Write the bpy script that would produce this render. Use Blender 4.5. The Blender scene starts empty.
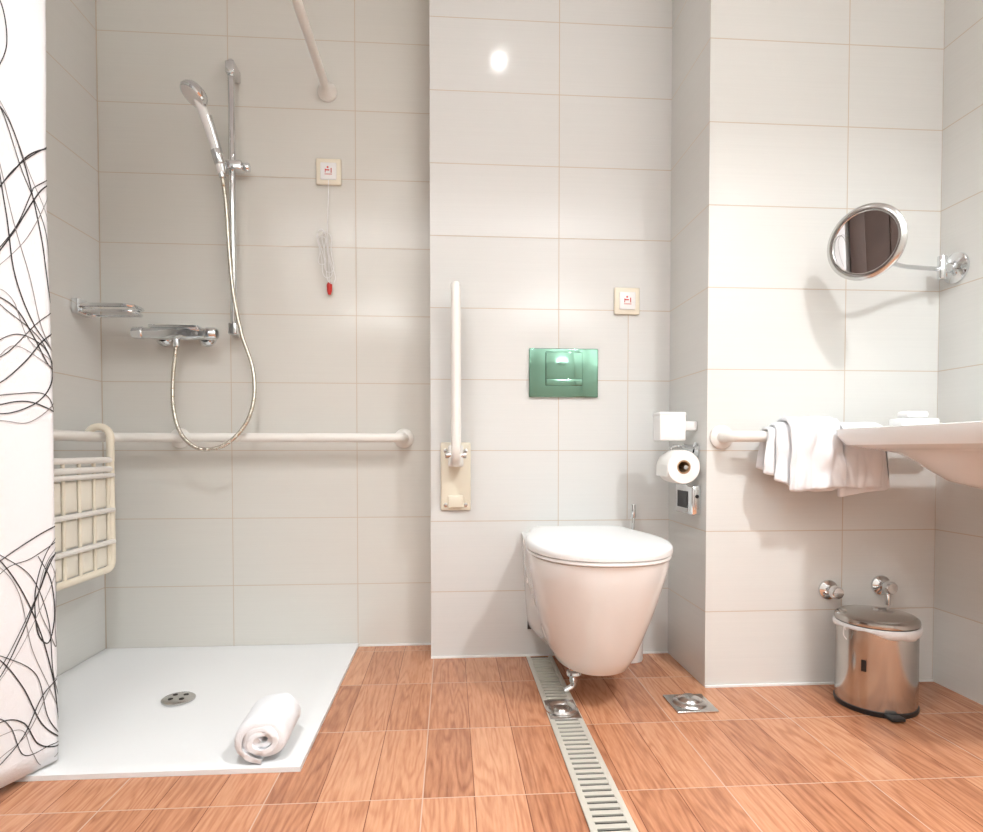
import bpy, bmesh, math, random
from mathutils import Vector, Matrix, noise
random.seed(7)
scene = bpy.context.scene
C = scene.collection
pi = math.pi

# ------------------------------------------------------------------ materials
def s2l(c):
    return tuple((x/255/12.92 if x/255 <= 0.04045 else ((x/255+0.055)/1.055)**2.4) for x in c) + (1.0,)

def mat(name, rgb, rough=0.4, metal=0.0, bump=0.0, bscale=40, spec=0.5, coat=0.0, var=0.0):
    m = bpy.data.materials.new(name); m.use_nodes = True
    nt = m.node_tree; b = nt.nodes['Principled BSDF']
    b.inputs['Base Color'].default_value = s2l(rgb)
    b.inputs['Roughness'].default_value = rough
    b.inputs['Metallic'].default_value = metal
    b.inputs['Specular IOR Level'].default_value = spec
    b.inputs['Coat Weight'].default_value = coat
    tc = nt.nodes.new('ShaderNodeTexCoord')
    n = nt.nodes.new('ShaderNodeTexNoise'); n.inputs['Scale'].default_value = bscale
    n.inputs['Detail'].default_value = 4
    nt.links.new(tc.outputs['Object'], n.inputs['Vector'])
    if var > 0:
        mx = nt.nodes.new('ShaderNodeMix'); mx.data_type = 'RGBA'
        c = s2l(rgb)
        mx.inputs[6].default_value = tuple(x*(1-var) for x in c[:3])+(1,)
        mx.inputs[7].default_value = c
        nt.links.new(n.outputs['Fac'], mx.inputs[0])
        nt.links.new(mx.outputs[2], b.inputs['Base Color'])
    if bump > 0:
        bp = nt.nodes.new('ShaderNodeBump'); bp.inputs['Strength'].default_value = bump
        bp.inputs['Distance'].default_value = 0.002
        nt.links.new(n.outputs['Fac'], bp.inputs['Height'])
        nt.links.new(bp.outputs['Normal'], b.inputs['Normal'])
    return m

def M(nt, op, a, b=None, c=None):
    n = nt.nodes.new('ShaderNodeMath'); n.operation = op
    for i, v in enumerate((a, b, c)):
        if v is None: continue
        if isinstance(v, (int, float)): n.inputs[i].default_value = v
        else: nt.links.new(v, n.inputs[i])
    return n.outputs[0]

def joint(nt, coord, off, pitch, half):
    """1 where coord is within half of off+k*pitch"""
    t = M(nt, 'SUBTRACT', coord, off)
    t = M(nt, 'DIVIDE', t, pitch)
    t = M(nt, 'ADD', t, 0.5)
    f = M(nt, 'FRACT', t)
    f = M(nt, 'SUBTRACT', f, 0.5)
    f = M(nt, 'ABSOLUTE', f)
    f = M(nt, 'MULTIPLY', f, pitch)
    return M(nt, 'LESS_THAN', f, half)

def tile_mat(name, axis, off, extra=None, tint=(224, 224, 220)):
    m = bpy.data.materials.new(name); m.use_nodes = True
    nt = m.node_tree; b = nt.nodes['Principled BSDF']
    g = nt.nodes.new('ShaderNodeNewGeometry')
    s = nt.nodes.new('ShaderNodeSeparateXYZ'); nt.links.new(g.outputs['Position'], s.inputs[0])
    h = s.outputs[axis]; z = s.outputs['Z']
    jz = joint(nt, z, 0.236, 0.25, 0.0014)
    jh = joint(nt, h, off, 0.455, 0.0014)
    mask = M(nt, 'MAXIMUM', jz, jh)
    if extra:
        x0, z0, z1 = extra
        d = M(nt, 'LESS_THAN', M(nt, 'ABSOLUTE', M(nt, 'SUBTRACT', h, x0)), 0.0013)
        d = M(nt, 'MULTIPLY', d, M(nt, 'GREATER_THAN', z, z0))
        d = M(nt, 'MULTIPLY', d, M(nt, 'LESS_THAN', z, z1))
        mask = M(nt, 'MAXIMUM', mask, d)
    # subtle horizontal brushed streaks in the glaze
    mp = nt.nodes.new('ShaderNodeMapping'); mp.inputs['Scale'].default_value = (3, 3, 260)
    nt.links.new(g.outputs['Position'], mp.inputs[0])
    ns = nt.nodes.new('ShaderNodeTexNoise'); ns.inputs['Scale'].default_value = 1; ns.inputs['Detail'].default_value = 3
    nt.links.new(mp.outputs[0], ns.inputs['Vector'])
    cA = s2l(tint); 
    mx = nt.nodes.new('ShaderNodeMix'); mx.data_type = 'RGBA'
    mx.inputs[6].default_value = tuple(x*0.94 for x in cA[:3])+(1,); mx.inputs[7].default_value = cA
    nt.links.new(ns.outputs['Fac'], mx.inputs[0])
    m2 = nt.nodes.new('ShaderNodeMix'); m2.data_type = 'RGBA'
    nt.links.new(mask, m2.inputs[0]); nt.links.new(mx.outputs[2], m2.inputs[6])
    m2.inputs[7].default_value = s2l((198, 183, 165))
    nt.links.new(m2.outputs[2], b.inputs['Base Color'])
    r = M(nt, 'ADD', M(nt, 'MULTIPLY', mask, 0.5), 0.13)
    nt.links.new(r, b.inputs['Roughness'])
    b.inputs['Specular IOR Level'].default_value = 0.5
    hgt = M(nt, 'SUBTRACT', M(nt, 'MULTIPLY', ns.outputs['Fac'], 0.05), mask)
    bp = nt.nodes.new('ShaderNodeBump'); bp.inputs['Strength'].default_value = 0.35; bp.inputs['Distance'].default_value = 0.001
    nt.links.new(hgt, bp.inputs['Height']); nt.links.new(bp.outputs['Normal'], b.inputs['Normal'])
    return m

def floor_mat():
    m = bpy.data.materials.new('wood_look_floor_tile'); m.use_nodes = True
    nt = m.node_tree; b = nt.nodes['Principled BSDF']
    g = nt.nodes.new('ShaderNodeNewGeometry')
    s = nt.nodes.new('ShaderNodeSeparateXYZ'); nt.links.new(g.outputs['Position'], s.inputs[0])
    x, y = s.outputs['X'], s.outputs['Y']
    W, L = 0.33/3, 0.315
    ix = M(nt, 'FLOOR', M(nt, 'DIVIDE', M(nt, 'ADD', x, 0.06), W))
    iy = M(nt, 'FLOOR', M(nt, 'DIVIDE', M(nt, 'SUBTRACT', y, 0.0), L))
    cb = nt.nodes.new('ShaderNodeCombineXYZ'); nt.links.new(ix, cb.inputs[0]); nt.links.new(iy, cb.inputs[1])
    wn = nt.nodes.new('ShaderNodeTexWhiteNoise'); wn.noise_dimensions = '3D'; nt.links.new(cb.outputs[0], wn.inputs['Vector'])
    # offset grain per plank
    off = nt.nodes.new('ShaderNodeVectorMath'); off.operation = 'SCALE'; off.inputs['Scale'].default_value = 7.0
    nt.links.new(wn.outputs['Color'], off.inputs[0])
    mp = nt.nodes.new('ShaderNodeMapping'); mp.inputs['Scale'].default_value = (1.0, 0.10, 1)
    nt.links.new(g.outputs['Position'], mp.inputs[0])
    ad = nt.nodes.new('ShaderNodeVectorMath'); ad.operation = 'ADD'
    nt.links.new(mp.outputs[0], ad.inputs[0]); nt.links.new(off.outputs[0], ad.inputs[1])
    n1 = nt.nodes.new('ShaderNodeTexNoise'); n1.inputs['Scale'].default_value = 14; n1.inputs['Detail'].default_value = 2
    n1.inputs['Distortion'].default_value = 0.3
    nt.links.new(ad.outputs[0], n1.inputs['Vector'])
    rings = M(nt, 'SINE', M(nt, 'MULTIPLY', n1.outputs['Fac'], 75))
    rings = M(nt, 'MULTIPLY_ADD', rings, 0.5, 0.5)
    rings = M(nt, 'POWER', rings, 2.0)
    n2 = nt.nodes.new('ShaderNodeTexNoise'); n2.inputs['Scale'].default_value = 170; n2.inputs['Detail'].default_value = 5
    nt.links.new(ad.outputs[0], n2.inputs['Vector'])
    f = M(nt, 'ADD', M(nt, 'MULTIPLY', rings, 0.24), M(nt, 'MULTIPLY', n2.outputs['Fac'], 0.75))
    f = M(nt, 'ADD', f, M(nt, 'MULTIPLY', M(nt, 'SUBTRACT', wn.outputs['Value'], 0.5), 0.42))
    cr = nt.nodes.new('ShaderNodeValToRGB'); e = cr.color_ramp.elements
    e[0].position = 0.05; e[0].color = s2l((212, 158, 122))
    e[1].position = 0.95; e[1].color = s2l((142, 90, 64))
    e2 = cr.color_ramp.elements.new(0.5); e2.color = s2l((187, 128, 94))
    nt.links.new(f, cr.inputs[0])
    jt = M(nt, 'MAXIMUM', joint(nt, x, -0.06, 0.33, 0.0013), joint(nt, y, 0.0, L, 0.0013))
    jp = joint(nt, x, -0.06, W, 0.0009)
    m1 = nt.nodes.new('ShaderNodeMix'); m1.data_type = 'RGBA'
    nt.links.new(jp, m1.inputs[0]); nt.links.new(cr.outputs[0], m1.inputs[6]); m1.inputs[7].default_value = s2l((112, 66, 46))
    m2 = nt.nodes.new('ShaderNodeMix'); m2.data_type = 'RGBA'
    nt.links.new(jt, m2.inputs[0]); nt.links.new(m1.outputs[2], m2.inputs[6]); m2.inputs[7].default_value = s2l((202, 170, 148))
    nt.links.new(m2.outputs[2], b.inputs['Base Color'])
    b.inputs['Roughness'].default_value = 0.27
    bp = nt.nodes.new('ShaderNodeBump'); bp.inputs['Strength'].default_value = 0.2; bp.inputs['Distance'].default_value = 0.001
    nt.links.new(M(nt, 'SUBTRACT', M(nt, 'MULTIPLY', f, 0.2), jt), bp.inputs['Height']); nt.links.new(bp.outputs['Normal'], b.inputs['Normal'])
    return m

def emis(name, rgb, s):
    m = bpy.data.materials.new(name); m.use_nodes = True
    b = m.node_tree.nodes['Principled BSDF']
    b.inputs['Base Color'].default_value = s2l(rgb)
    b.inputs['Emission Color'].default_value = s2l(rgb); b.inputs['Emission Strength'].default_value = s
    return m

CHROME = mat('chrome', (225, 228, 230), 0.07, 1.0)
STEEL = mat('brushed_steel', (205, 205, 203), 0.2, 1.0)
PORC = mat('porcelain', (236, 237, 236), 0.08, 0, coat=0.3)
LID = mat('lid_plastic', (238, 240, 240), 0.22)
WPLAST = mat('white_plastic', (238, 238, 237), 0.3)
RAIL = mat('rail_nylon_white', (236, 233, 227), 0.28)
CREAM = mat('cream_plastic', (238, 233, 219), 0.4)
CREAM2 = mat('cream_frame', (235, 227, 208), 0.4)
TERRY = mat('terry_cloth', (240, 241, 243), 0.95, bump=1.0, bscale=420, spec=0.1)
PAPER = mat('tissue_paper', (240, 238, 234), 0.95, bump=0.4, bscale=200, spec=0.1)
CARD = mat('cardboard', (176, 140, 104), 0.9)
BLACK = mat('black_plastic', (24, 24, 26), 0.4)
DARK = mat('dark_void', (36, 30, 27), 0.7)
RED = mat('red_plastic', (200, 40, 30), 0.4)
TRAY = mat('tray_acrylic', (234, 235, 235), 0.45, bump=0.3, bscale=300)
GRATE = mat('grate_metal', (212, 209, 198), 0.35, 0.3)
PLATE = mat('chrome_green_reflection', (122, 160, 142), 0.08, 1.0)  # greenish reflection on the chrome is put into its base colour
LINER = mat('bin_liner', (222, 222, 222), 0.4)
GLASSM = mat('mirror_glass', (235, 235, 235), 0.01, 1.0)
CLOTH = mat('curtain_fabric', (236, 236, 238), 0.7, bump=0.3, bscale=300, spec=0.2)
INK = mat('curtain_ink', (52, 50, 52), 0.8)
INKG = mat('curtain_ink_grey', (140, 135, 134), 0.8)
PAINT = mat('ceiling_paint', (240, 240, 240), 0.8)
DOORW = mat('dark_door_wood', (92, 72, 64), 0.5, var=0.3, bscale=8)
HOSE = mat('metal_hose', (205, 198, 186), 0.25, 1.0)
BINM = mat('bin_steel', (190, 188, 184), 0.17, 1.0)

# ------------------------------------------------------------------ geometry helpers
def empty(name, loc):
    o = bpy.data.objects.new(name, None); o.location = loc; o.empty_display_size = 0.05
    C.objects.link(o); return o

def finish(name, me, m, parent=None, smooth=True, ang=35):
    me.materials.append(m)
    if smooth:
        for p in me.polygons: p.use_smooth = True
        me.set_sharp_from_angle(angle=math.radians(ang))
    o = bpy.data.objects.new(name, me); C.objects.link(o)
    if parent:
        o.parent = parent
        o.matrix_parent_inverse = Matrix.Translation(-Vector(parent.location))
    return o

def from_bm(name, bm, m, parent=None, smooth=True, ang=35):
    bmesh.ops.recalc_face_normals(bm, faces=bm.faces)
    me = bpy.data.meshes.new(name); bm.to_mesh(me); bm.free()
    return finish(name, me, m, parent, smooth, ang)

def box(name, x0, x1, y0, y1, z0, z1, m, parent=None, bev=0.0, seg=3):
    bm = bmesh.new(); bmesh.ops.create_cube(bm, size=1)
    for v in bm.verts:
        v.co = Vector((x0+(v.co.x+.5)*(x1-x0), y0+(v.co.y+.5)*(y1-y0), z0+(v.co.z+.5)*(z1-z0)))
    if bev > 0:
        bmesh.ops.bevel(bm, geom=list(bm.edges), offset=bev, segments=seg, profile=0.5, affect='EDGES')
    return from_bm(name, bm, m, parent, bev > 0)

def fillet(pts, r, n=8):
    pts = [Vector(p) for p in pts]; out = [pts[0]]
    for i in range(1, len(pts)-1):
        a, b, c = pts[i-1], pts[i], pts[i+1]
        d1 = (a-b); d2 = (c-b); rr = min(r, d1.length*.49, d2.length*.49)
        p1 = b+d1.normalized()*rr; p2 = b+d2.normalized()*rr
        for k in range(n+1):
            t = k/n; out.append((1-t)**2*p1+2*t*(1-t)*b+t*t*p2)
    out.append(pts[-1]); return out

def catmull(pts, n=10):
    P = [Vector(p) for p in pts]; P = [P[0]*2-P[1]]+P+[P[-1]*2-P[-2]]; out = []
    for i in range(1, len(P)-2):
        a, b, c, d = P[i-1:i+3]
        for k in range(n):
            t = k/n
            out.append(0.5*((2*b)+(c-a)*t+(2*a-5*b+4*c-d)*t*t+(3*b-a-3*c+d)*t**3))
    out.append(P[-2]); return out

def tube_data(pts, r, seg=16, rf=None):
    pts = [Vector(p) for p in pts]; verts = []; faces = []
    T = (pts[1]-pts[0]).normalized()
    up = Vector((0, 0, 1)) if abs(T.z) < .9 else Vector((1, 0, 0))
    N = T.cross(up).normalized()
    for i, p in enumerate(pts):
        if i == 0: t = pts[1]-p
        elif i == len(pts)-1: t = p-pts[-2]
        else: t = pts[i+1]-pts[i-1]
        t.normalize()
        N = (N-t*N.dot(t)).normalized(); B = t.cross(N)
        rr = rf(i/(len(pts)-1)) if rf else r
        for k in range(seg):
            a = 2*pi*k/seg; verts.append(p+(N*math.cos(a)+B*math.sin(a))*rr)
    for i in range(len(pts)-1):
        for k in range(seg):
            k2 = (k+1) % seg
            faces.append((i*seg+k, i*seg+k2, (i+1)*seg+k2, (i+1)*seg+k))
    faces.append(tuple(range(seg))[::-1]); faces.append(tuple((len(pts)-1)*seg+k for k in range(seg)))
    return verts, faces

def tube(name, pts, r, m, parent=None, seg=16, rf=None):
    v, f = tube_data(pts, r, seg, rf)
    me = bpy.data.meshes.new(name); me.from_pydata(v, [], f)
    return finish(name, me, m, parent)

def cyl(name, p1, p2, r, m, parent=None, bev=0.0, seg=32, r2=None):
    p1, p2 = Vector(p1), Vector(p2); r2 = r if r2 is None else r2
    L = (p2-p1).length
    b = min(bev, L*.4)
    prof = [(0, 0), (r-b, 0)]
    if b > 0: prof += [(r-b*.3, b*.3), (r, b)]
    prof += [(r2, L-b)]
    if b > 0: prof += [(r2-b*.3, L-b*.3), (r2-b, L)]
    prof += [(0, L)]
    return lathe(name, prof, p1, p2-p1, m, parent, seg)

def lathe(name, prof, c, axis, m, parent=None, seg=40, ang=35):
    c = Vector(c); A = Vector(axis).normalized()
    up = Vector((0, 0, 1)) if abs(A.z) < .9 else Vector((1, 0, 0))
    U = A.cross(up).normalized(); V = A.cross(U)
    bm = bmesh.new(); rings = []
    for r, h in prof:
        if r < 1e-6: rings.append([bm.verts.new(c+A*h)])
        else: rings.append([bm.verts.new(c+A*h+(U*math.cos(2*pi*k/seg)+V*math.sin(2*pi*k/seg))*r) for k in range(seg)])
    for a, b in zip(rings, rings[1:]):
        for k in range(seg):
            k2 = (k+1) % seg
            if len(a) == 1 and len(b) == 1: continue
            if len(a) == 1: bm.faces.new((a[0], b[k], b[k2]))
            elif len(b) == 1: bm.faces.new((a[k], a[k2], b[0]))
            else: bm.faces.new((a[k], a[k2], b[k2], b[k]))
    return from_bm(name, bm, m, parent, True, ang)

def loft(name, rings, m, parent=None, cap0=True, cap1=True, ang=40):
    bm = bmesh.new(); R = [[bm.verts.new(p) for p in r] for r in rings]; n = len(R[0])
    for a, b in zip(R, R[1:]):
        for k in range(n):
            k2 = (k+1) % n; bm.faces.new((a[k], a[k2], b[k2], b[k]))
    if cap0: bm.faces.new(R[0][::-1])
    if cap1: bm.faces.new(R[-1])
    return from_bm(name, bm, m, parent, True, ang)

# ------------------------------------------------------------------ room shell
XL, XR = -1.26, 1.535
YS, YT, YB = 2.27, 2.12, 1.80
XA, XC = -0.07, 0.788
CEIL, YF = 2.50, -0.75
box('floor', XL-.1, XR+.1, YF-.1, 2.5, -.08, 0, floor_mat())
box('ceiling', XL-.1, XR+.1, YF-.1, 2.5, CEIL, CEIL+.08, PAINT)
TX = tile_mat('wall_tile_shower', 'X', -0.803+0.0, tint=(220, 218, 211))
box('wall_back_shower', XL-.1, XA, YS, 2.5, 0, CEIL, TX)
box('wall_back_toilet', XA, XC, YT, 2.5, 0, CEIL, tile_mat('wall_tile_toilet', 'X', 0.384, extra=(0.635, 0.49, 1.24), tint=(222, 222, 219)))
# protruding pier behind the basin: front face and return face use different joint axes
pier = box('wall_back_basin', XC, XR+.1, YB, 2.5, 0, CEIL, tile_mat('wall_tile_basin', 'X', 1.228))
pier.data.materials.append(tile_mat('wall_tile_return', 'Y', 1.80+0.455))
for p in pier.data.polygons:
    if abs(p.normal.x) > .5: p.material_index = 1
box('wall_left', XL-.1, XL, YF, YS, 0, CEIL, tile_mat('wall_tile_left', 'Y', YS))
box('wall_right', XR, XR+.1, YF, YB, 0, CEIL, tile_mat('wall_tile_right', 'Y', YB))
box('wall_front', XL-.1, XR+.1, YF-.1, YF, 0, CEIL, tile_mat('wall_tile_front', 'X', 0.1))
# caulk beads
box('trim_1', XA, XC, YT-.006, YT, 0, .006, WPLAST)
box('trim_2', XC-.0, XR, YB-.006, YB, 0, .006, WPLAST)
box('trim_3', -.343, XA, YS-.006, YS, 0, .006, WPLAST)
# door on left wall nearer than the curtain
DX = XL+.0008
d = empty('door_1', (XL+.02, .6, 1.0))
box('leaf', DX, XL+.03, .12, 1.16, 0.005, 2.05, DOORW, d, .003)
for i, (z0, z1) in enumerate(((.15, .95), (1.1, 1.95))):
    box('panel_%d' % (i+1), XL+.03, XL+.038, .25, 1.03, z0, z1, DOORW, d, .004)
box('casing_1', DX, XL+.045, .04, .12, 0.005, 2.13, DOORW, d, .003)
box('casing_2', DX, XL+.045, 1.16, 1.24, 0.005, 2.13, DOORW, d, .003)
box('casing_3', DX, XL+.045, .12, 1.16, 2.05, 2.13, DOORW, d, .003)
tube('lever', fillet([(XL+.03, .20, 1.0), (XL+.08, .20, 1.0), (XL+.08, .32, 1.0)], .015), .009, CHROME, d)

# ------------------------------------------------------------------ shower tray
t = empty('shower_tray', (-.8, 1.82, 0))
XT = -.345; YTF = 1.385
bm = bmesh.new()
nx, ny = 40, 40; g = {}
for i in range(nx+1):
    for j in range(ny+1):
        x = XL+.002+(XT-XL-.002)*i/nx; y = YTF+(YS-.002-YTF)*j/ny
        e = min(i/nx, 1-i/nx, j/ny, 1-j/ny)
        dd = math.hypot(x+.797, y-1.80)
        z = .016-.008*min(1, e/.12)+.004*min(1, dd/.5)-.004
        if e < .001: z = .012
        g[i, j] = bm.verts.new((x, y, z))
for i in range(nx):
    for j in range(ny):
        bm.faces.new((g[i, j], g[i+1, j], g[i+1, j+1], g[i, j+1]))
bd = [e for e in bm.edges if e.is_boundary]
r = bmesh.ops.extrude_edge_only(bm, edges=bd)
for v in r['geom']:
    if isinstance(v, bmesh.types.BMVert): v.co.z = 0.0005
from_bm('basin_surface', bm, TRAY, t)
lathe('waste_cover', [(0, .006), (.02, .007), (.042, .005), (.046, .002), (.046, -.002)], (-.797, 1.80, .0085), (0, 0, 1), STEEL, t)
for i in range(4):
    a = pi/4+i*pi/2
    cyl('waste_hole_%d' % i, (-.797+.022*math.cos(a), 1.8+.022*math.sin(a), .0145), (-.797+.022*math.cos(a), 1.8+.022*math.sin(a), .0158), .007, DARK, t)

# ------------------------------------------------------------------ curtain + rod
rod = empty('shower_curtain_rod', (-.445, 1.9, 2.047))
tube('rod', fillet([(-.447, YS-.002, 2.047), (-.442, 1.40, 2.047), (XL+.002, 1.38, 2.047)], .1, 12), .0145, RAIL, rod, 20)
lathe('wall_flange', [(0, .001), (.034, .001), (.034, .012), (.026, .022), (.018, .035), (.0145, .05)], (-.447, YS, 2.047), (0, -1, 0), RAIL, rod)
lathe('side_flange', [(0, .001), (.034, .001), (.034, .012), (.02, .03), (.0145, .05)], (XL, 1.38, 2.047), (1, 0, 0), RAIL, rod)

cur = empty('shower_curtain', (-1.05, 1.38, 1.0))
pp = [(-1.245, 1.34), (-1.215, 1.43), (-1.18, 1.33), (-1.145, 1.43), (-1.11, 1.33), (-1.07, 1.435), (-1.035, 1.33), (-1.005, 1.42), (-.985, 1.335),
      (-.965, 1.305), (-.945, 1.318), (-.925, 1.365), (-.905, 1.41), (-.893, 1.438), (-.90, 1.452)]
pp = [(x-.018 if x > -1.1 else x, y) for x, y in pp]
path = catmull([(x, y, 0) for x, y in pp], 10)
acc = [0]
for a, b in zip(path, path[1:]): acc.append(acc[-1]+(b-a).length)
TL = acc[-1]
def curp(s, z, off=0.0):
    s = max(0, min(TL-1e-5, s)); i = 0
    lo, hi = 0, len(acc)-1
    while hi-lo > 1:
        mid = (lo+hi)//2
        if acc[mid] <= s: lo = mid
        else: hi = mid
    a, b = path[lo], path[hi]; f = (s-acc[lo])/(acc[hi]-acc[lo])
    p = a.lerp(b, f); tt = (path[min(hi+1, len(path)-1)]-path[max(lo-1, 0)]).normalized()
    n = Vector((tt.y, -tt.x, 0))
    w = noise.noise(Vector((s*4, z*1.3, 3)))*.012
    return Vector((p.x, p.y, z))+n*(w+off)
bm = bmesh.new(); NS, NZ = 220, 50; gg = []
for i in range(NS+1):
    gg.append([bm.verts.new(curp(TL*i/NS, .02+2.0*j/NZ)) for j in range(NZ+1)])
for i in range(NS):
    for j in range(NZ): bm.faces.new((gg[i][j], gg[i+1][j], gg[i+1][j+1], gg[i][j+1]))
o = from_bm('cloth', bm, CLOTH, cur)
sm = o.modifiers.new('thick', 'SOLIDIFY'); sm.thickness = .0012; sm.offset = 0
# printed flowing strokes, laid on the fabric as thin ribbons
INKGEO = {'dark': ([], []), 'grey': ([], [])}
def ribbon(pts, w, key):
    v, f = INKGEO[key]; base = len(v)
    P = [Vector((p[0], p[1])) for p in pts]
    for i in range(len(P)):
        a = P[max(i-1, 0)]; b = P[min(i+1, len(P)-1)]; tt = (b-a).normalized(); n = Vector((-tt.y, tt.x))
        ww = w*(.7+.5*abs(math.sin(i*.03)))
        for sgn in (-1, 1):
            q = P[i]+n*ww*sgn*.5
            v.append(curp(q.x, q.y, .0022))
    for i in range(len(P)-1):
        if P[i].x > TL-.010 or P[i+1].x > TL-.010 or P[i].x < .01: continue
        if P[i].y > 2.0 or P[i].y < .03: continue
        f.append((base+2*i, base+2*i+2, base+2*i+3, base+2*i+1))
# strokes as (distance from the hem, height) in metres
STROKES = [
    ([(.20, 1.36), (.15, 1.46), (.10, 1.455), (.06, 1.36), (.03, 1.22), (.012, 1.08), (-.02, .98)], 0, 3),
    ([(.22, 1.20), (.15, 1.24), (.09, 1.33), (.05, 1.39), (.0, 1.43)], 0, 2),
    ([(.20, 1.05), (.14, 1.12), (.09, 1.20), (.045, 1.29), (.02, 1.33), (-.02, 1.36)], 0, 3),
    ([(.22, 1.00), (.15, 1.06), (.09, 1.05), (.05, .99), (.02, .93), (-.02, .90)], 0, 3),
    ([(.18, .86), (.12, .88), (.07, .93), (.03, .985), (-.01, 1.02)], 0, 2),
    ([(.20, .83), (.12, .815), (.06, .835), (.025, .87), (.012, .92), (.03, .97), (.08, .99), (.13, .96), (.18, .90)], 1, 2),
    ([(.20, .80), (.13, .83), (.07, .845), (.02, .83), (-.02, .80)], 0, 2),
    ([(.12, 1.52), (.095, 1.60), (.105, 1.68), (.14, 1.70), (.18, 1.64)], 1, 2),
    ([(.20, 1.50), (.13, 1.40), (.10, 1.25), (.085, 1.12), (.05, 1.02), (.0, .95)], 1, 2),
    ([(.20, .46), (.13, .50), (.07, .535), (.02, .56), (-.02, .57)], 0, 2),
    ([(.20, .56), (.14, .52), (.09, .44), (.05, .33), (.025, .22), (.012, .12), (.0, .05)], 0, 3),
    ([(.21, .20), (.14, .25), (.09, .33), (.05, .42), (.02, .49), (-.02, .53)], 0, 3),
    ([(.05, .50), (.025, .44), (.018, .36), (.032, .30), (.055, .33), (.058, .42), (.035, .50), (.0, .55)], 1, 2),
    ([(.20, .33), (.14, .30), (.09, .22), (.05, .12), (.0, .06)], 0, 2),
    ([(.20, .12), (.14, .16), (.09, .14), (.06, .08), (.02, .055), (-.02, .06)], 0, 3),
    ([(.20, .03), (.14, .07), (.09, .11), (.05, .18), (.015, .21)], 1, 2),
]
rnd = random.Random(11)
for rep, (so_, zo_) in enumerate(((0, 0), (.24, .14), (.47, -.05), (.70, .1))):
    for pts0, ink, nl in STROKES:
        for q in range(nl):
            j1_, j2_, j3_ = rnd.uniform(-.022, .022), rnd.uniform(-.03, .03), rnd.uniform(0, 6)
            pts = [Vector((TL-so_-(a+.012*math.sin(i*1.7+j3_)*(q > 0)+j1_*(q > 0)), b+zo_+(j2_+.012*math.cos(i*2.1+j3_))*(q > 0), 0)) for i, (a, b) in enumerate(pts0)]
            ribbon(catmull(pts, 16), (.0024, .0017, .0013)[q], 'grey' if (ink and q) or q == 2 else 'dark')
for key, mm_ in (('dark', INK), ('grey', INKG)):
    me = bpy.data.meshes.new('print_'+key); me.from_pydata(INKGEO[key][0], [], INKGEO[key][1])
    finish('print_'+key, me, mm_, cur, False)
for i in range(9):
    s = acc[min(len(acc)-1, 8+i*15)]; p = curp(s, 2.03)
    cx = Vector((p.x, 1.385, 2.047))
    pts = [cx+Vector((0, math.cos(a)*.021, math.sin(a)*.021-.004)) for a in [j*2*pi/20 for j in range(21)]]
    tube('ring_%d' % i, pts, .002, WPLAST, cur, 6)

# ------------------------------------------------------------------ grab rail in the shower (L-shaped)
gr = empty('shower_grab_rail', (-.7, 2.18, .78)); RY = 2.185; RX = -1.175; RZ = .782
tube('bar', fillet([(-.174, YS-.002, RZ), (-.174, RY, RZ), (RX, RY, RZ), (RX, 1.62, RZ), (XL+.002, 1.62, RZ)], .045, 10), .0165, RAIL, gr, 20)
FL = [(0, .001), (.036, .001), (.036, .008), (.031, .013), (.019, .016), (.0165, .03)]
lathe('flange_end', FL, (-.174, YS, RZ), (0, -1, 0), RAIL, gr)
for i, x in enumerate((-.985,)):
    lathe('flange_mid_%d' % i, FL, (x, YS, RZ), (0, -1, 0), RAIL, gr)
    cyl('post_%d' % i, (x, YS-.01, RZ), (x, RY, RZ), .012, RAIL, gr)
lathe('flange_side', FL, (XL, 1.92, RZ), (1, 0, 0), RAIL, gr)
cyl('post_side', (XL+.01, 1.92, RZ), (RX, 1.92, RZ), .012, RAIL, gr)
lathe('flange_front', FL, (XL, 1.62, RZ), (1, 0, 0), RAIL, gr)

# ------------------------------------------------------------------ folded shower seat hung on rail
st = empty('folding_shower_seat', (-1.12, 1.87, .55)); SX = -1.124
y0, y1 = 1.66, 2.07
tube('frame', fillet([(SX, y0, .72), (SX, y0, .345), (SX, y1, .345), (SX, y1, .72)], .035, 8), .011, CREAM2, st)
for i, z in enumerate((.705, .675)):
    tube('cross_bar_%d' % i, [(SX, y0, z), (SX, y1, z)], .010, RAIL, st)
for i, y in enumerate((y0, y1)):
    arc = [Vector((SX, y, .70)), Vector((SX, y, .765))]+[Vector((RX+.015+.036*math.cos(math.radians(a)), y, .782+.033*math.sin(math.radians(a)))) for a in range(0, 200, 15)]
    tube('hook_%d' % i, arc, .012, CREAM2, st)
n = 5; w = (y1-y0-.03)/n
for i in range(n):
    ya = y0+.015+w*i
    for j, (za, zb) in enumerate(((.358, .425), (.445, .53), (.55, .645))):
        box('slat_%d_%d' % (i, j), SX-.018, SX-.001, ya+.008, ya+w-.010, za, zb, CREAM, st, .006)
for i, z in enumerate((.435, .54, .655)):
    tube('rod_%d' % i, [(SX+.006, y0, z), (SX+.006, y1, z)], .0080, RAIL, st)
for i in range(n+1):
    ya = y0+.014+w*i
    tube('upright_%d' % i, [(SX-.002, ya, .345), (SX-.002, ya, .70)], .0055, CREAM2, st)

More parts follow.
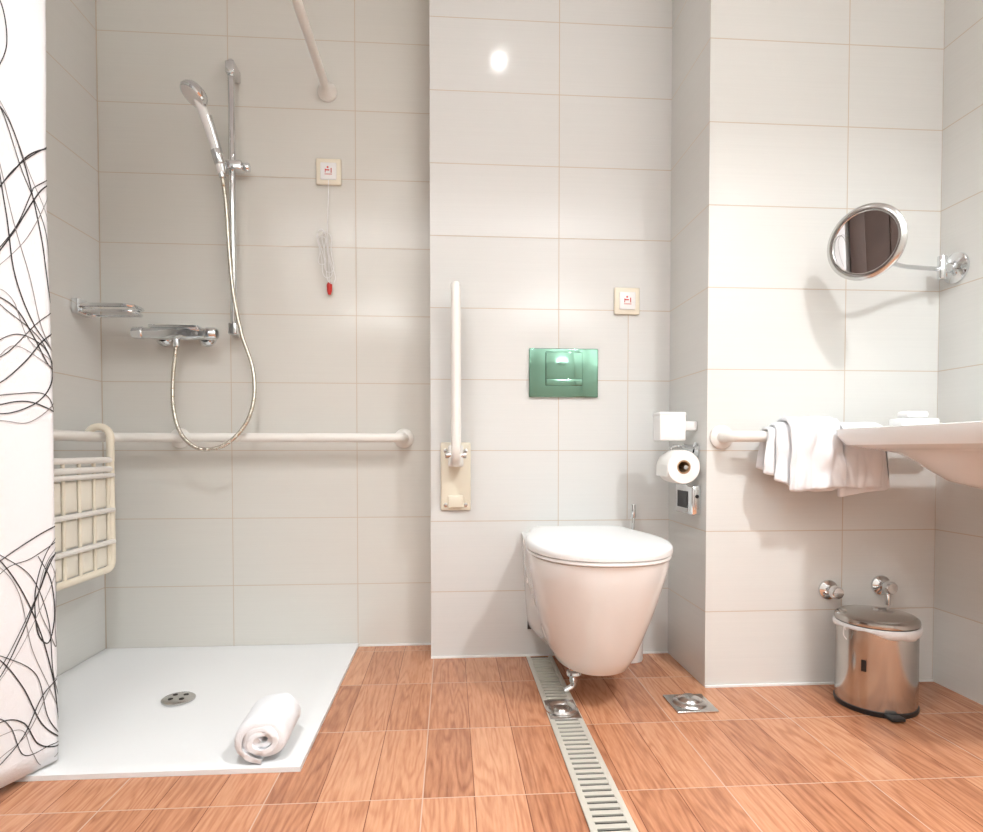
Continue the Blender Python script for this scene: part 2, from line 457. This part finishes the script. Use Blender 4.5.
# ------------------------------------------------------------------ shower riser + handset + hose + mixer
sh = empty('shower_riser_set', (-.77, 2.2, 1.6)); sx, sy = -.772, 2.215
cyl('riser', (sx, sy, 1.15), (sx, sy, 2.115), .0115, CHROME, sh, .003)
for i, z in enumerate((1.17, 2.085)):
    box('bracket_%d' % i, sx-.016, sx+.016, sy-.018, YS-.001, z-.022, z+.022, CHROME, sh, .006)
box('slider', sx-.045, sx+.04, sy-.025, sy+.02, 1.725, 1.76, CHROME, sh, .008)
cyl('slider_knob', (sx+.035, sy, 1.742), (sx+.062, sy, 1.742), .016, CHROME, sh, .004)
cyl('cradle', (sx-.022, sy-.05, 1.728), (sx-.034, sy-.058, 1.775), .019, CHROME, sh, .004)
hp = [(sx-.022, sy-.045, 1.70), (sx-.032, sy-.055, 1.76), (sx-.046, sy-.07, 1.82), (sx-.060, sy-.085, 1.875), (sx-.074, sy-.10, 1.92)]
tube('handset_handle', catmull(hp, 6), .012, WPLAST, sh, 16, rf=lambda t: .011+.006*t)
tube('handset_handle_shell', [Vector(p)+Vector((.005, .006, 0)) for p in catmull(hp[:4], 6)], .012, CHROME, sh, 16, rf=lambda t: .0125+.005*t)
hc = Vector((-.852, sy-.108, 1.935)); ha = Vector((-.50, -.30, -.80))
lathe('handset_head', [(0, -.022), (.02, -.021), (.038, -.012), (.046, .0), (.048, .012), (.045, .018), (0, .018)], hc, ha, CHROME, sh)
lathe('handset_face', [(0, .0195), (.039, .0195), (.041, .017)], hc, ha, WPLAST, sh)
hose = catmull([(sx-.020, sy-.044, 1.70), (sx-.012, sy-.03, 1.60), (sx-.006, sy-.022, 1.45), (sx+.006, sy-.022, 1.30), (sx+.034, sy-.022, 1.15), (-.700, 2.19, 1.03), (-.690, 2.17, .92),
                (-.715, 2.15, .825), (-.78, 2.135, .755), (-.86, 2.13, .742), (-.925, 2.14, .79), (-.962, 2.165, .88), (-.970, 2.18, .98), (-.962, 2.185, 1.08), (-.958, 2.185, 1.125)], 24)
tube('hose', hose, .007, HOSE, sh, 12, rf=lambda t: .0068+.0008*math.sin(t*900))
cyl('hose_nut_top', (sx-.018, sy-.043, 1.685), (sx-.023, sy-.046, 1.715), .011, CHROME, sh, .002)

mx = empty('shower_mixer', (-.97, 2.2, 1.147)); m0 = -1.105
lathe('body', [(0, 0), (.018, 0), (.021, .004), (.022, .03), (.0225, .034), (.0195, .038), (.0195, .06), (.023, .07), (.023, .215), (.0195, .225), (.0195, .247), (.0225, .251), (.022, .28), (.018, .286), (0, .286)],
      (m0, 2.185, 1.147), (1, 0, 0), CHROME, mx)
box('shelf_top', -1.04, -.875, 2.155, 2.25, 1.163, 1.172, CHROME, mx, .003)
for i, x in enumerate((-1.035, -.885)):
    cyl('inlet_%d' % i, (x, YS-.001, 1.147), (x, 2.19, 1.147), .015, CHROME, mx, .003)
    lathe('escutcheon_%d' % i, [(0, .001), (.033, .001), (.031, .008), (.018, .02)], (x, YS, 1.147), (0, -1, 0), CHROME, mx)
cyl('outlet', (-.958, 2.185, 1.13), (-.958, 2.185, 1.10), .011, CHROME, mx, .002)

sp = empty('soap_shelf', (-1.16, 2.1, 1.22))
pts = []
for a in range(0, 361, 12):
    r_ = math.radians(a); c_, s_ = math.cos(r_), math.sin(r_)
    pts.append((-1.150+.09*math.copysign(abs(c_)**.5, c_), 2.14+.045*math.copysign(abs(s_)**.5, s_), 1.222))
tube('rim', pts, .0065, CHROME, sp, 10)
tube('rim_lower', [(p[0], p[1], p[2]-.02) for p in pts], .003, CHROME, sp, 8)
bm = bmesh.new(); vs = [bm.verts.new((p[0], p[1], 1.203)) for p in pts[:-1]]; bm.faces.new(vs)
r = bmesh.ops.extrude_face_region(bm, geom=list(bm.faces))
for v in r['geom']:
    if isinstance(v, bmesh.types.BMVert): v.co.z += .004
from_bm('dish', bm, CHROME, sp)
box('wall_plate', XL+.001, XL+.024, 2.10, 2.18, 1.195, 1.245, CHROME, sp, .003)

# ------------------------------------------------------------------ emergency pull cord and call button
def call_plate(name, x, y, z, cord):
    e = empty(name, (x, y, z))
    box('frame', x-.046, x+.046, y-.011, y-.0005, z-.048, z+.048, CREAM2, e, .005)
    box('rocker', x-.029, x+.029, y-.016, y-.01, z-.031, z+.031, WPLAST, e, .003)
    box('symbol_head', x-.005, x+.001, y-.0172, y-.0158, z+.010, z+.016, RED, e)
    box('symbol_body', x-.010, x+.004, y-.0172, y-.0158, z+.001, z+.005, RED, e)
    box('symbol_bed', x-.013, x+.013, y-.0172, y-.0158, z-.013, z-.011, RED, e)
    box('symbol_bar', x+.009, x+.012, y-.0172, y-.0158, z-.007, z+.010, RED, e)
    box('symbol_back', x-.012, x-.0095, y-.0172, y-.0158, z-.007, z+.007, RED, e)
    if cord:
        yy = y-.018
        tube('cord', catmull([(x, yy+.004, z-.03), (x, yy, z-.1), (x-.004, yy, z-.2), (x-.002, yy, z-.26), (x+.002, yy, z-.405)], 8), .0016, WPLAST, e, 6)
        for k in range(4):
            pts = []
            sc = (.6, .85, 1.0, 1.15)[k]; ox = (-.016, .006, -.006, .002)[k]
            for i in range(17):
                u = i/16*2*pi
                pts.append((x-.008+ox+.022*sc*math.sin(u)+.006*math.sin(3*u+k), yy-.003*k, z-.29-.008*k+.085*sc*math.cos(u+.3*k)))
            tube('loop_%d' % k, catmull(pts, 3), .0016, WPLAST, e, 6)
        lathe('pull_tip', [(0, 0), (.005, 0), (.009, .012), (.010, .035), (.005, .045), (0, .045)], (x+.002, yy, z-.45), (0, 0, 1), RED, e)
    return e
call_plate('emergency_pull_cord', -.444, YS, 1.758, True)
call_plate('call_button', .628, YT, 1.268, False)

# ------------------------------------------------------------------ fold-up grab bar beside toilet
fb = empty('folding_grab_bar', (.02, 2.05, .9)); fx = .018
box('wall_plate', fx-.053, fx+.053, YT-.012, YT-.0005, .525, .765, CREAM2, fb, .006)
for i, (dx, dz) in enumerate(((-.035, .545), (.035, .545), (-.035, .735), (.035, .735))):
    cyl('screw_%d' % i, (fx+dx, YT-.011, dz), (fx+dx, YT-.015, dz), .007, STEEL, fb, .001)
box('hinge_block', fx-.026, fx+.026, YT-.075, YT-.01, .68, .755, RAIL, fb, .008)
box('hinge_foot', fx-.028, fx+.028, YT-.025, YT-.01, .535, .58, CREAM2, fb, .006)
tube('loop', fillet([(fx, 2.06, .70), (fx, 2.06, 1.275), (fx, 1.94, 1.275), (fx, 1.94, .70), (fx, 2.05, .70)], .055, 10), .0165, RAIL, fb, 20)
cyl('hinge_pin', (fx-.036, 2.055, .72), (fx+.036, 2.055, .72), .011, STEEL, fb, .002)

# ------------------------------------------------------------------ flush plate
fp = empty('flush_plate', (.4, YT, 1.01))
box('plate', .277, .524, YT-.012, YT-.0005, .925, 1.097, PLATE, fp, .003)
box('button', .335, .466, YT-.018, YT-.011, .965, 1.085, PLATE, fp, .0035)
box('button_lip', .335, .466, YT-.021, YT-.011, .965, .990, PLATE, fp, .003)

# ------------------------------------------------------------------ wall hung toilet
tc = .422
to = empty('toilet', (tc, 1.85, .3))
def dring(z, yb, yc, yf, wb, w, nexp=2.3, n=28, m_=8, rb=0.0):
    pts = []
    for i in range(m_): # left side from back to front
        t = i/m_; tt = t*t*(3-2*t)
        xx = wb+(w-wb)*tt
        if rb > 0 and i == 0: xx = wb-rb
        pts.append((-xx, yb+(yc-yb)*t))
    for i in range(n+1):
        a = pi-pi*i/n; c_, s_ = math.cos(a), math.sin(a)
        pts.append((w*math.copysign(abs(c_)**(2/nexp), c_), yc+(yf-yc)*abs(s_)**(2/nexp)))
    for i in range(m_-1, -1, -1):
        t = i/m_; tt = t*t*(3-2*t); xx = wb+(w-wb)*tt
        if rb > 0 and i == 0: xx = wb-rb
        pts.append((xx, yb+(yc-yb)*t))
    return [(tc+x, y, z) for x, y in pts]
levels = [(.104, 1.83, 1.66, .132, .078), (.106, 1.82, 1.635, .140, .093), (.116, 1.81, 1.615, .146, .110), (.15, 1.80, 1.595, .151, .127), (.20, 1.79, 1.57, .155, .144), (.26, 1.77, 1.542, .159, .161),
          (.32, 1.75, 1.517, .163, .175), (.38, 1.73, 1.495, .166, .187), (.430, 1.71, 1.482, .170, .194), (.441, 1.71, 1.481, .170, .194), (.444, 1.71, 1.486, .166, .190)]
rings = [dring(z, YT-.001, yc, yf, wb, w) for z, yc, yf, wb, w in levels]
loft('bowl', rings, PORC, to)
ring = lambda z, ins: dring(z, 2.0-ins*.6, 1.72, 1.468+ins, .160-ins, .204-ins, 2.25, rb=.02)
loft('seat', [ring(.4445, .006), ring(.4465, .003), ring(.453, .003), ring(.455, .006)], LID, to)
loft('lid', [ring(.4555, .006), ring(.457, .001), ring(.466, 0), ring(.474, .001), ring(.479, .005), ring(.4825, .014), ring(.485, .04), ring(.486, .09)], LID, to, ang=60)
box('hinge_cover', tc-.13, tc+.13, 1.99, 2.045, .444, .468, LID, to, .008)
for i, x in enumerate((tc-.158, tc+.158)):
    cyl('side_cap_%d' % i, (x, 2.0, .30), (x-.008 if i == 0 else x+.008, 2.0, .30), .012, PORC, to, .003)
cyl('waste_pipe', (.372, 1.78, .112), (.372, 1.78, .036), .014, CHROME, to, .002)
lathe('waste_collar', [(0.012, 0), (.020, .0), (.024, .006), (.022, .014), (.014, .018)], (.372, 1.78, .055), (0, 0, 1), CHROME, to)
tube('waste_elbow', fillet([(.372, 1.78, .04), (.372, 1.78, .022), (.345, 1.78, .008)], .012), .011, CHROME, to)
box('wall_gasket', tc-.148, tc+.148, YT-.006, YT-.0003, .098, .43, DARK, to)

# toilet brush standing behind the bowl
tb = empty('toilet_brush', (.675, 2.04, .2))
lathe('holder', [(0, .001), (.045, .001), (.047, .006), (.045, .25), (.043, .36), (.02, .372), (.008, .378)], (.628, 2.062, 0), (0, 0, 1), WPLAST, tb)
cyl('handle', (.640, 2.062, .37), (.640, 2.062, .535), .006, CHROME, tb, .002)
cyl('grip', (.640, 2.062, .50), (.640, 2.062, .548), .009, CHROME, tb, .003)

# ------------------------------------------------------------------ toilet paper holder etc. on return wall
tp = empty('toilet_paper_holder', (.74, 1.87, .7))
lathe('roll', [(.02, 0), (.0505, 0), (.0525, .003), (.0525, .097), (.0505, .1), (.02, .1), (.02, 0)], (.722, 1.815, .685), (0, 1, 0), PAPER, tp)
lathe('core', [(.0195, -.0005), (.0215, -.0005), (.0215, .1), (.0175, .1), (.0175, -.0005), (.0195, -.0005)], (.722, 1.815, .685), (0, 1, 0), CARD, tp)
box('sheet', .669, .671, 1.818, 1.912, .655, .692, PAPER, tp)
tube('arm', fillet([(XC-.002, 1.90, .750), (.755, 1.90, .750), (.755, 1.925, .750), (.722, 1.925, .750), (.722, 1.925, .685), (.722, 1.80, .685)], .012), .006, CHROME, tp, 12)
lathe('rosette', [(0, .001), (.024, .001), (.024, .008), (.01, .014)], (XC, 1.87, .738), (-1, 0, 0), CHROME, tp)
cyl('rosette_post', (XC-.01, 1.87, .738), (.755, 1.90, .750), .009, CHROME, tp)
bb = empty('hygiene_bag_box', (.71, 1.88, .815))
box('box_body', .658, .742, 1.85, 1.915, .768, .850, WPLAST, bb, .004)
box('box_lid', .657, .743, 1.849, 1.916, .846, .858, WPLAST, bb, .004)
box('wall_mount', .738, XC-.0005, 1.87, 1.905, .80, .83, WPLAST, bb, .004)
so = empty('chrome_wall_dispenser', (.77, 1.91, .585))
box('shell', .756, XC-.0005, 1.835, 1.975, .532, .626, CHROME, so, .006)
box('recess', .7545, .7565, 1.865, 1.95, .552, .606, BLACK, so)
box('front_plate', .764, .780, 1.8325, 1.8355, .55, .612, STEEL, so, .001)
lathe('lock', [(0, .001), (.006, .001), (.005, .004), (0, .004)], (.772, 1.8325, .592), (0, -1, 0), BLACK, so)

# ------------------------------------------------------------------ linear drain
dr = empty('floor_drain_channel', (.313, 1.2, 0)); a0, a1 = .268, .360; Y0, Y1 = .25, 2.10
box('channel_bed', a0, a1, Y0, Y1, .0002, .0012, DARK, dr)
box('edge_1', a0, a0+.014, Y0, Y1, .001, .005, GRATE, dr, .001)
box('edge_2', a1-.014, a1, Y0, Y1, .001, .005, GRATE, dr, .001)
bm = bmesh.new(); y = Y0
while y < Y1-.012:
    if not (1.60 < y < 1.71):
        r = bmesh.ops.create_cube(bm, size=1)
        for v in r['verts']:
            v.co = Vector((a0+.013+(v.co.x+.5)*(a1-a0-.026), y+(v.co.y+.5)*.0135, .001+(v.co.z+.5)*.0035))
    y += .0225
from_bm('grate_bars', bm, GRATE, dr, False)
box('access_plate', a0+.002, a1-.002, 1.60, 1.725, .001, .0055, STEEL, dr, .001)
lathe('access_ring', [(.046, 0), (.046, .004), (.040, .009), (.034, .006), (.030, .002), (.022, .002), (.018, .006), (0, .008)], ((a0+a1)/2-.002, 1.66, .005), (0, 0, 1), STEEL, dr)

fd = empty('floor_drain', (.692, 1.685, 0))
box('frame', .632, .752, 1.62, 1.74, .0005, .006, STEEL, fd, .002)
lathe('dome', [(.05, 0), (.046, .006), (.036, .010), (.033, .008), (.030, .012), (.022, .019), (.010, .023), (0, .024)], (.692, 1.68, .0055), (0, 0, 1), STEEL, fd)

# ------------------------------------------------------------------ wall valves
for nm, x, z in (('wall_stop_valve', 1.182, .300), ('wall_stop_valve.001', 1.355, .312)):
    v = empty(nm, (x, 1.77, z))
    lathe('rosette', [(0, .001), (.031, .001), (.030, .007), (.018, .014), (.012, .016), (.012, .03), (.017, .032), (.020, .036), (.020, .050), (.016, .056), (0, .058)], (x, YB, z), (0, -1, 0), CHROME, v)
    if x > 1.3:
        cyl('outlet', (x, 1.765, z-.015), (x, 1.765, z-.055), .008, CHROME, v)

# ------------------------------------------------------------------ pedal bin
bx, by, R = 1.231, 1.648, .103
bn = empty('pedal_bin', (bx, by, .13))
lathe('base', [(0, .001), (R+.001, .001), (R+.003, .006), (R+.003, .014), (R, .016), (0, .016)], (bx, by, 0), (0, 0, 1), BLACK, bn, 56)
lathe('body', [(R, .015), (R, .242), (R-.003, .244), (R-.003, .02)], (bx, by, 0), (0, 0, 1), BINM, bn, 56)
lathe('lid', [(R-.002, .2445), (R+.003, .2455), (R+.004, .250), (R+.002, .258), (R-.006, .264), (R-.012, .265), (.06, .272), (.03, .275), (0, .276)], (bx, by, 0), (0, 0, 1), BINM, bn, 56)
bm = bmesh.new(); seg = 120; rr = []
for j in range(6):
    row = []
    for k in range(seg):
        a = 2*pi*k/seg; nz = noise.noise(Vector((math.cos(a)*7, math.sin(a)*7, j*.6)))
        sag = .008*math.sin(a*2+1)+.008*noise.noise(Vector((math.cos(a)*2, math.sin(a)*2, 5)))
        row.append(bm.verts.new((bx+math.cos(a)*(R+.003+.004*math.sin(j/5*pi)+.003*nz), by+math.sin(a)*(R+.003+.004*math.sin(j/5*pi)+.003*nz), .243-j*.0038+(sag if j > 2 else 0)*(j-2)/3)))
    rr.append(row)
for a_, b_ in zip(rr, rr[1:]):
    for k in range(seg): bm.faces.new((a_[k], a_[(k+1) % seg], b_[(k+1) % seg], b_[k]))
o = from_bm('liner', bm, LINER, bn); s_ = o.modifiers.new('t', 'SOLIDIFY'); s_.thickness = .001
tube('liner_tie', catmull([(bx-R-.004, by-.02, .225), (bx-R-.014, by-.03, .238), (bx-R-.016, by-.03, .215), (bx-R-.006, by-.028, .20)], 5), .0015, LINER, bn, 8)
box('pedal', bx-.046, bx-.006, by-R-.026, by-R+.012, .004, .014, BLACK, bn, .004)
bm = bmesh.new(); vv = []
for i in range(5):
    a = math.radians(-146+i*1.8)
    vv.append([bm.verts.new((bx+math.cos(a)*(R+.0008), by+math.sin(a)*(R+.0008), z)) for z in (.120, .152)])
for a_, b_ in zip(vv, vv[1:]): bm.faces.new((a_[0], b_[0], b_[1], a_[1]))
from_bm('label', bm, BLACK, bn)
for i, s in enumerate((-1, 1)):
    cyl('hinge_%d' % i, (bx+s*.02, by+R+.002, .225), (bx+s*.02, by+R+.002, .255), .006, BLACK, bn)

# ------------------------------------------------------------------ towel rail (grab rail) with towels
tr = empty('towel_rail', (1.15, 1.73, .778)); ty, tz = 1.722, .778
tube('bar', fillet([(.832, YB-.002, tz), (.832, ty, tz), (1.47, ty, tz), (1.47, YB-.002, tz)], .04, 10), .0165, RAIL, tr, 20)
lathe('flange_1', FL, (.832, YB, tz), (0, -1, 0), RAIL, tr)
lathe('flange_2', FL, (1.47, YB, tz), (0, -1, 0), RAIL, tr)

def drape(name, x0, x1, zf, zb, th, r, seed, parent, puff=.006, ymin=None, skew=0.0):
    """folded towel over the rail"""
    cen = []
    n1 = 14
    yb_ = ty+r; yf_ = ty-r
    for i in range(n1): cen.append((yb_, zb+(tz-zb)*i/n1, 1, 0))
    for i in range(13):
        a = pi*i/12; cen.append((ty+r*math.cos(a), tz+r*math.sin(a)*.95, math.cos(a), math.sin(a)))
    for i in range(1, n1+1): cen.append((yf_, tz-(tz-zf)*i/n1, -1, 0))
    loop = [(y+ny*th/2, z+nz*th/2) for y, z, ny, nz in cen]
    e = cen[-1]; 
    for a in (45, 90, 135):
        q = math.radians(a); loop.append((e[0]-math.cos(q)*th/2, e[1]-math.sin(q)*th/2))
    loop += [(y-ny*th/2, z-nz*th/2) for y, z, ny, nz in cen[::-1]]
    e = cen[0]
    for a in (45, 90, 135):
        q = math.radians(a); loop.append((e[0]-math.cos(q)*th/2, e[1]-math.sin(q)*th/2))
    nx = 30; rings = []
    for i in range(nx+1):
        t = i/nx; edge = min(t, 1-t)*nx
        sc = 1.0 if edge >= 2 else (.35, .8)[int(edge)]
        x = x0+(x1-x0)*t; ring_ = []
        for k, (y, z) in enumerate(loop):
            c0 = cen[min(k, len(cen)-1)] if k < len(cen)+1 else cen[max(0, min(len(cen)-1, len(loop)-3-k))]
            yy = c0[0]+(y-c0[0])*sc; zz = c0[1]+(z-c0[1])*sc
            low = max(0, (tz-z)/(tz-zf))
            d_ = noise.noise(Vector((x*15+seed, zz*9, y*9+seed)))*puff + .4*puff*noise.noise(Vector((x*42+seed, zz*18, seed)))
            d_ += .35*puff*math.sin(x*95+seed+z*12)*low
            dz = noise.noise(Vector((x*9+seed*2, 1, 0)))*.020 if z < tz-.03 else noise.noise(Vector((x*18+seed*2, 4, 0)))*.005
            dz += skew*(t-.5)*low
            yy2 = yy+(-abs(d_)*1.6 if y < ty else d_*.15)
            yy2 = min(yy2, YB-.006)
            if ymin: yy2 = max(yy2, ymin)
            dx = noise.noise(Vector((seed, z*10, y*8)))*.014*(abs(t-.5)*2)-.012*low*(.5-t)*2*(1 if seed % 2 else -.4)
            ring_.append((x+dx, yy2, zz+dz))
        rings.append(ring_)
    return loft(name, rings, TERRY, parent, ang=80)
tw = empty('hand_towel', (1.02, ty, .72))
drape('layer_inner', .928, 1.10, .660, .675, .012, .0245, 1, tw, .006, None, -.02)
drape('layer_mid', .950, 1.118, .634, .68, .013, .038, 5, tw, .007, None, -.018)
drape('layer_outer', .975, 1.125, .630, .69, .017, .054, 9, tw, .013, None, .012)
tw2 = empty('hand_towel.001', (1.22, ty, .72))
drape('layer_inner', 1.150, 1.285, .618, .665, .014, .0250, 3, tw2, .006, 1.664, .03)
drape('layer_outer', 1.142, 1.270, .636, .69, .013, .0395, 12, tw2, .006, 1.664, -.02)

# ------------------------------------------------------------------ wash basin
cx, cy = 1.3125, 1.355
ba = empty('wash_basin', (1.32, cy, .75))
def se(hx, hy, n, z, ox=0, oy=0, N=96):
    out = []
    for k in range(N):
        a = 2*pi*k/N; c_, s_ = math.cos(a), math.sin(a)
        x = cx+ox+hx*math.copysign(abs(c_)**(2/n), c_); x = min(x, XR-.001)
        out.append((x, cy+oy+hy*math.copysign(abs(s_)**(2/n), s_), z))
    return out
loft('bowl_and_deck', [se(.03, .03, 2, .638, .055), se(.075, .09, 2, .643, .055), se(.110, .155, 2.1, .658, .05), se(.135, .195, 2.3, .685, .045), se(.150, .225, 2.6, .710, .04), se(.165, .25, 3, .730, .03), se(.185, .275, 4.5, .740, .015),
     se(.199, .29, 6, .744, .01), se(.212, .298, 10, .752, .004), se(.222, .301, 16, .778), se(.223, .3005, 16, .796), se(.218, .297, 10, .798),
     se(.165, .235, 3, .796, .01), se(.155, .22, 2.6, .785, .01), se(.130, .18, 2.3, .73, .02), se(.09, .12, 2, .69, .035), se(.03, .03, 2, .678, .045)], PORC, ba, ang=30)
lathe('drain_ring', [(0, .002), (.02, .002), (.024, 0)], (cx+.045, cy, .6785), (0, 0, 1), CHROME, ba)
tube('trap', fillet([(cx+.055, cy, .643), (cx+.055, cy, .47), (cx+.12, cy, .47), (cx+.12, cy, .55), (XR-.002, cy, .55)], .03), .016, CHROME, ba)
fa = empty('basin_faucet', (1.50, cy, .85))
cyl('post', (1.508, cy, .7985), (1.508, cy, .90), .021, CHROME, fa, .004)
tube('spout', fillet([(1.508, cy, .885), (1.41, cy, .90), (1.38, cy, .875)], .03), .012, CHROME, fa)
tube('lever', [(1.508, cy, .90), (1.508, cy, .915), (1.46, cy, .935)], .007, CHROME, fa)
sb = empty('wrapped_soap_bar', (1.29, 1.6, .815))
box('soap_lower', 1.235, 1.345, 1.565, 1.620, .7985, .826, WPLAST, sb, .006)
box('soap_upper', 1.255, 1.318, 1.571, 1.615, .8265, .846, WPLAST, sb, .007)

# ------------------------------------------------------------------ magnifying mirror
mm = empty('magnifying_mirror', (1.2, 1.65, 1.31))
mc = Vector((1.146, 1.60, 1.312)); nn = Vector((-.845, -.53, -.07)).normalized()
lathe('frame_ring', [(.082, .004), (.0835, .0085), (.088, .0095), (.098, .006), (.102, .001), (.101, -.006), (.094, -.011), (.07, -.014), (0, -.016)], mc, nn, STEEL, mm, 64)
lathe('glass', [(0, .0045), (.083, .0045)], mc, nn, GLASSM, mm, 64)
mt = Vector((XR, 1.735, 1.290))
lathe('wall_mount', [(0, .001), (.046, .001), (.046, .008), (.034, .016), (.016, .022), (.014, .05), (0, .052)], mt, (-1, 0, 0), CHROME, mm)
j1 = Vector((1.487, 1.735, 1.290))
cyl('pivot', j1+Vector((0, 0, -.035)), j1+Vector((0, 0, .035)), .013, CHROME, mm, .003)
back = mc-nn*.016
tube('arm_upper', fillet([j1+Vector((0, 0, -.005)), Vector((1.34, 1.70, 1.280)), Vector((1.255, 1.66, 1.278)), back-nn*.03+Vector((0, 0, -.005)), back], .02), .0065, CHROME, mm, 12)
lathe('ball_joint', [(0, -.014), (.010, -.010), (.014, 0), (.010, .010), (0, .014)], back-nn*.02, nn, CHROME, mm, 24)

# ------------------------------------------------------------------ rolled towel on the tray
rt = empty('rolled_towel', (-.435, 1.47, .06))
ax = Vector((-.04, 1, 0)).normalized(); side = Vector((ax.y, -ax.x, 0)); rc = Vector((-.435, 1.398, .0))
turns = 3.4; NA = 130; th = .0142
def spiral(off):
    pts = []
    for i in range(NA+1):
        a = i/NA*turns*2*pi; r_ = .009+.0146*a/(2*pi)+off
        pts.append((math.cos(a+2.2)*r_*1.05, math.sin(a+2.2)*r_*.86))
    return pts
outp, inp = spiral(th/2), spiral(-th/2)
loop = outp+inp[::-1]
zmin = min(p[1] for p in loop)
rings = []
NL = 30; LEN = .165
for i in range(NL+1):
    t_ = i/NL; rg = []
    for k, (a, b) in enumerate(loop):
        kk = k if k <= NA else 2*NA+1-k
        f = kk/NA
        z = b-zmin+.012
        nz = noise.noise(Vector((a*26, b*26, t_*4)))*.0045+noise.noise(Vector((a*70, b*70, t_*12)))*.002
        e = (min(t_, 1-t_)); sc = 1-.12*max(0, (.12-e)/.12)**2
        c_ = rc+ax*(LEN*t_+(1-2*t_)*(.005*math.sin(f*11)+.005*noise.noise(Vector((f*14, 2, 2)))))+side*(a*sc+nz)
        zz = (z-.055)*sc+.055+nz
        rg.append((c_.x, c_.y, max(zz, .0145)))
    rings.append(rg)
bm = bmesh.new(); RR = [[bm.verts.new(p) for p in r_] for r_ in rings]; n_ = len(RR[0])
for a_, b_ in zip(RR, RR[1:]):
    for k in range(n_): bm.faces.new((a_[k], a_[(k+1) % n_], b_[(k+1) % n_], b_[k]))
for side_ in (RR[0], RR[-1]):
    for k in range(NA):
        bm.faces.new((side_[k], side_[k+1], side_[2*NA-k], side_[2*NA+1-k]))
from_bm('towel_roll', bm, TERRY, rt, ang=70)

# ------------------------------------------------------------------ lights
LAMP = emis('lamp_diffuser', (255, 252, 248), 3)
COL = (.955, .98, 1)
def downlight(name, x, y, w, r=.06, spread=180):
    e = empty(name, (x, y, CEIL))
    lathe('trim_ring', [(r, -.0005), (r+.018, -.0005), (r+.018, -.006), (r+.002, -.012), (r, -.004)], (x, y, CEIL), (0, 0, 1), CHROME, e)
    lathe('diffuser', [(0, -.003), (r, -.003)], (x, y, CEIL), (0, 0, 1), LAMP, e)
    L = bpy.data.lights.new(name+'_lamp', 'AREA'); L.shape = 'DISK'; L.size = r*2; L.energy = w; L.color = COL
    L.spread = math.radians(spread)
    o = bpy.data.objects.new('lamp', L); C.objects.link(o); o.location = (x, y, CEIL-.02)
    o.parent = e; o.matrix_parent_inverse = Matrix.Translation(-Vector(e.location))
downlight('ceiling_downlight', .22, 1.52, 1.0, .018)
downlight('ceiling_downlight.001', 1.05, .25, 29, .08, 130)
downlight('ceiling_downlight.002', -.35, .55, 15, .12, 130)
# added fill lamps, unseen behind the camera, bounced off the ceiling
def bounce_fill(name, x, w):
    e = empty(name, (x, YF+.09, 1.75))
    box('back_plate', x-.2, x+.2, YF+.0008, YF+.012, 1.66, 1.78, WPLAST, e, .003)
    box('trough', x-.2, x+.2, YF+.012, YF+.15, 1.70, 1.715, WPLAST, e, .004)
    box('trough_front', x-.2, x+.2, YF+.14, YF+.15, 1.715, 1.79, WPLAST, e, .004)
    L = bpy.data.lights.new(name+'_lamp', 'AREA'); L.shape = 'RECTANGLE'; L.size = .38; L.size_y = .1; L.energy = w; L.color = COL
    o = bpy.data.objects.new('lamp', L); C.objects.link(o); o.location = (x, YF+.08, 1.73); o.rotation_euler = (pi-.15, 0, 0)
    o.parent = e; o.matrix_parent_inverse = Matrix.Translation(-Vector(e.location))
bounce_fill('added_bounce_fill', -.65, 33)
bounce_fill('added_bounce_fill.001', .85, 38)

w = bpy.data.worlds.new('World'); scene.world = w; w.use_nodes = True
w.node_tree.nodes['Background'].inputs[0].default_value = (.8, .85, .9, 1); w.node_tree.nodes['Background'].inputs[1].default_value = .3

# ------------------------------------------------------------------ camera
cam = bpy.data.cameras.new('camera'); co = bpy.data.objects.new('camera', cam); C.objects.link(co)
cam.sensor_width = 36; cam.lens = 600/983*36; cam.shift_y = (465-416)/983; cam.clip_start = .01
co.location = (0, 0, .738); co.rotation_euler = (math.radians(90-1.432), 0, math.radians(-3.91))
scene.camera = co
scene.view_settings.view_transform = 'Standard'
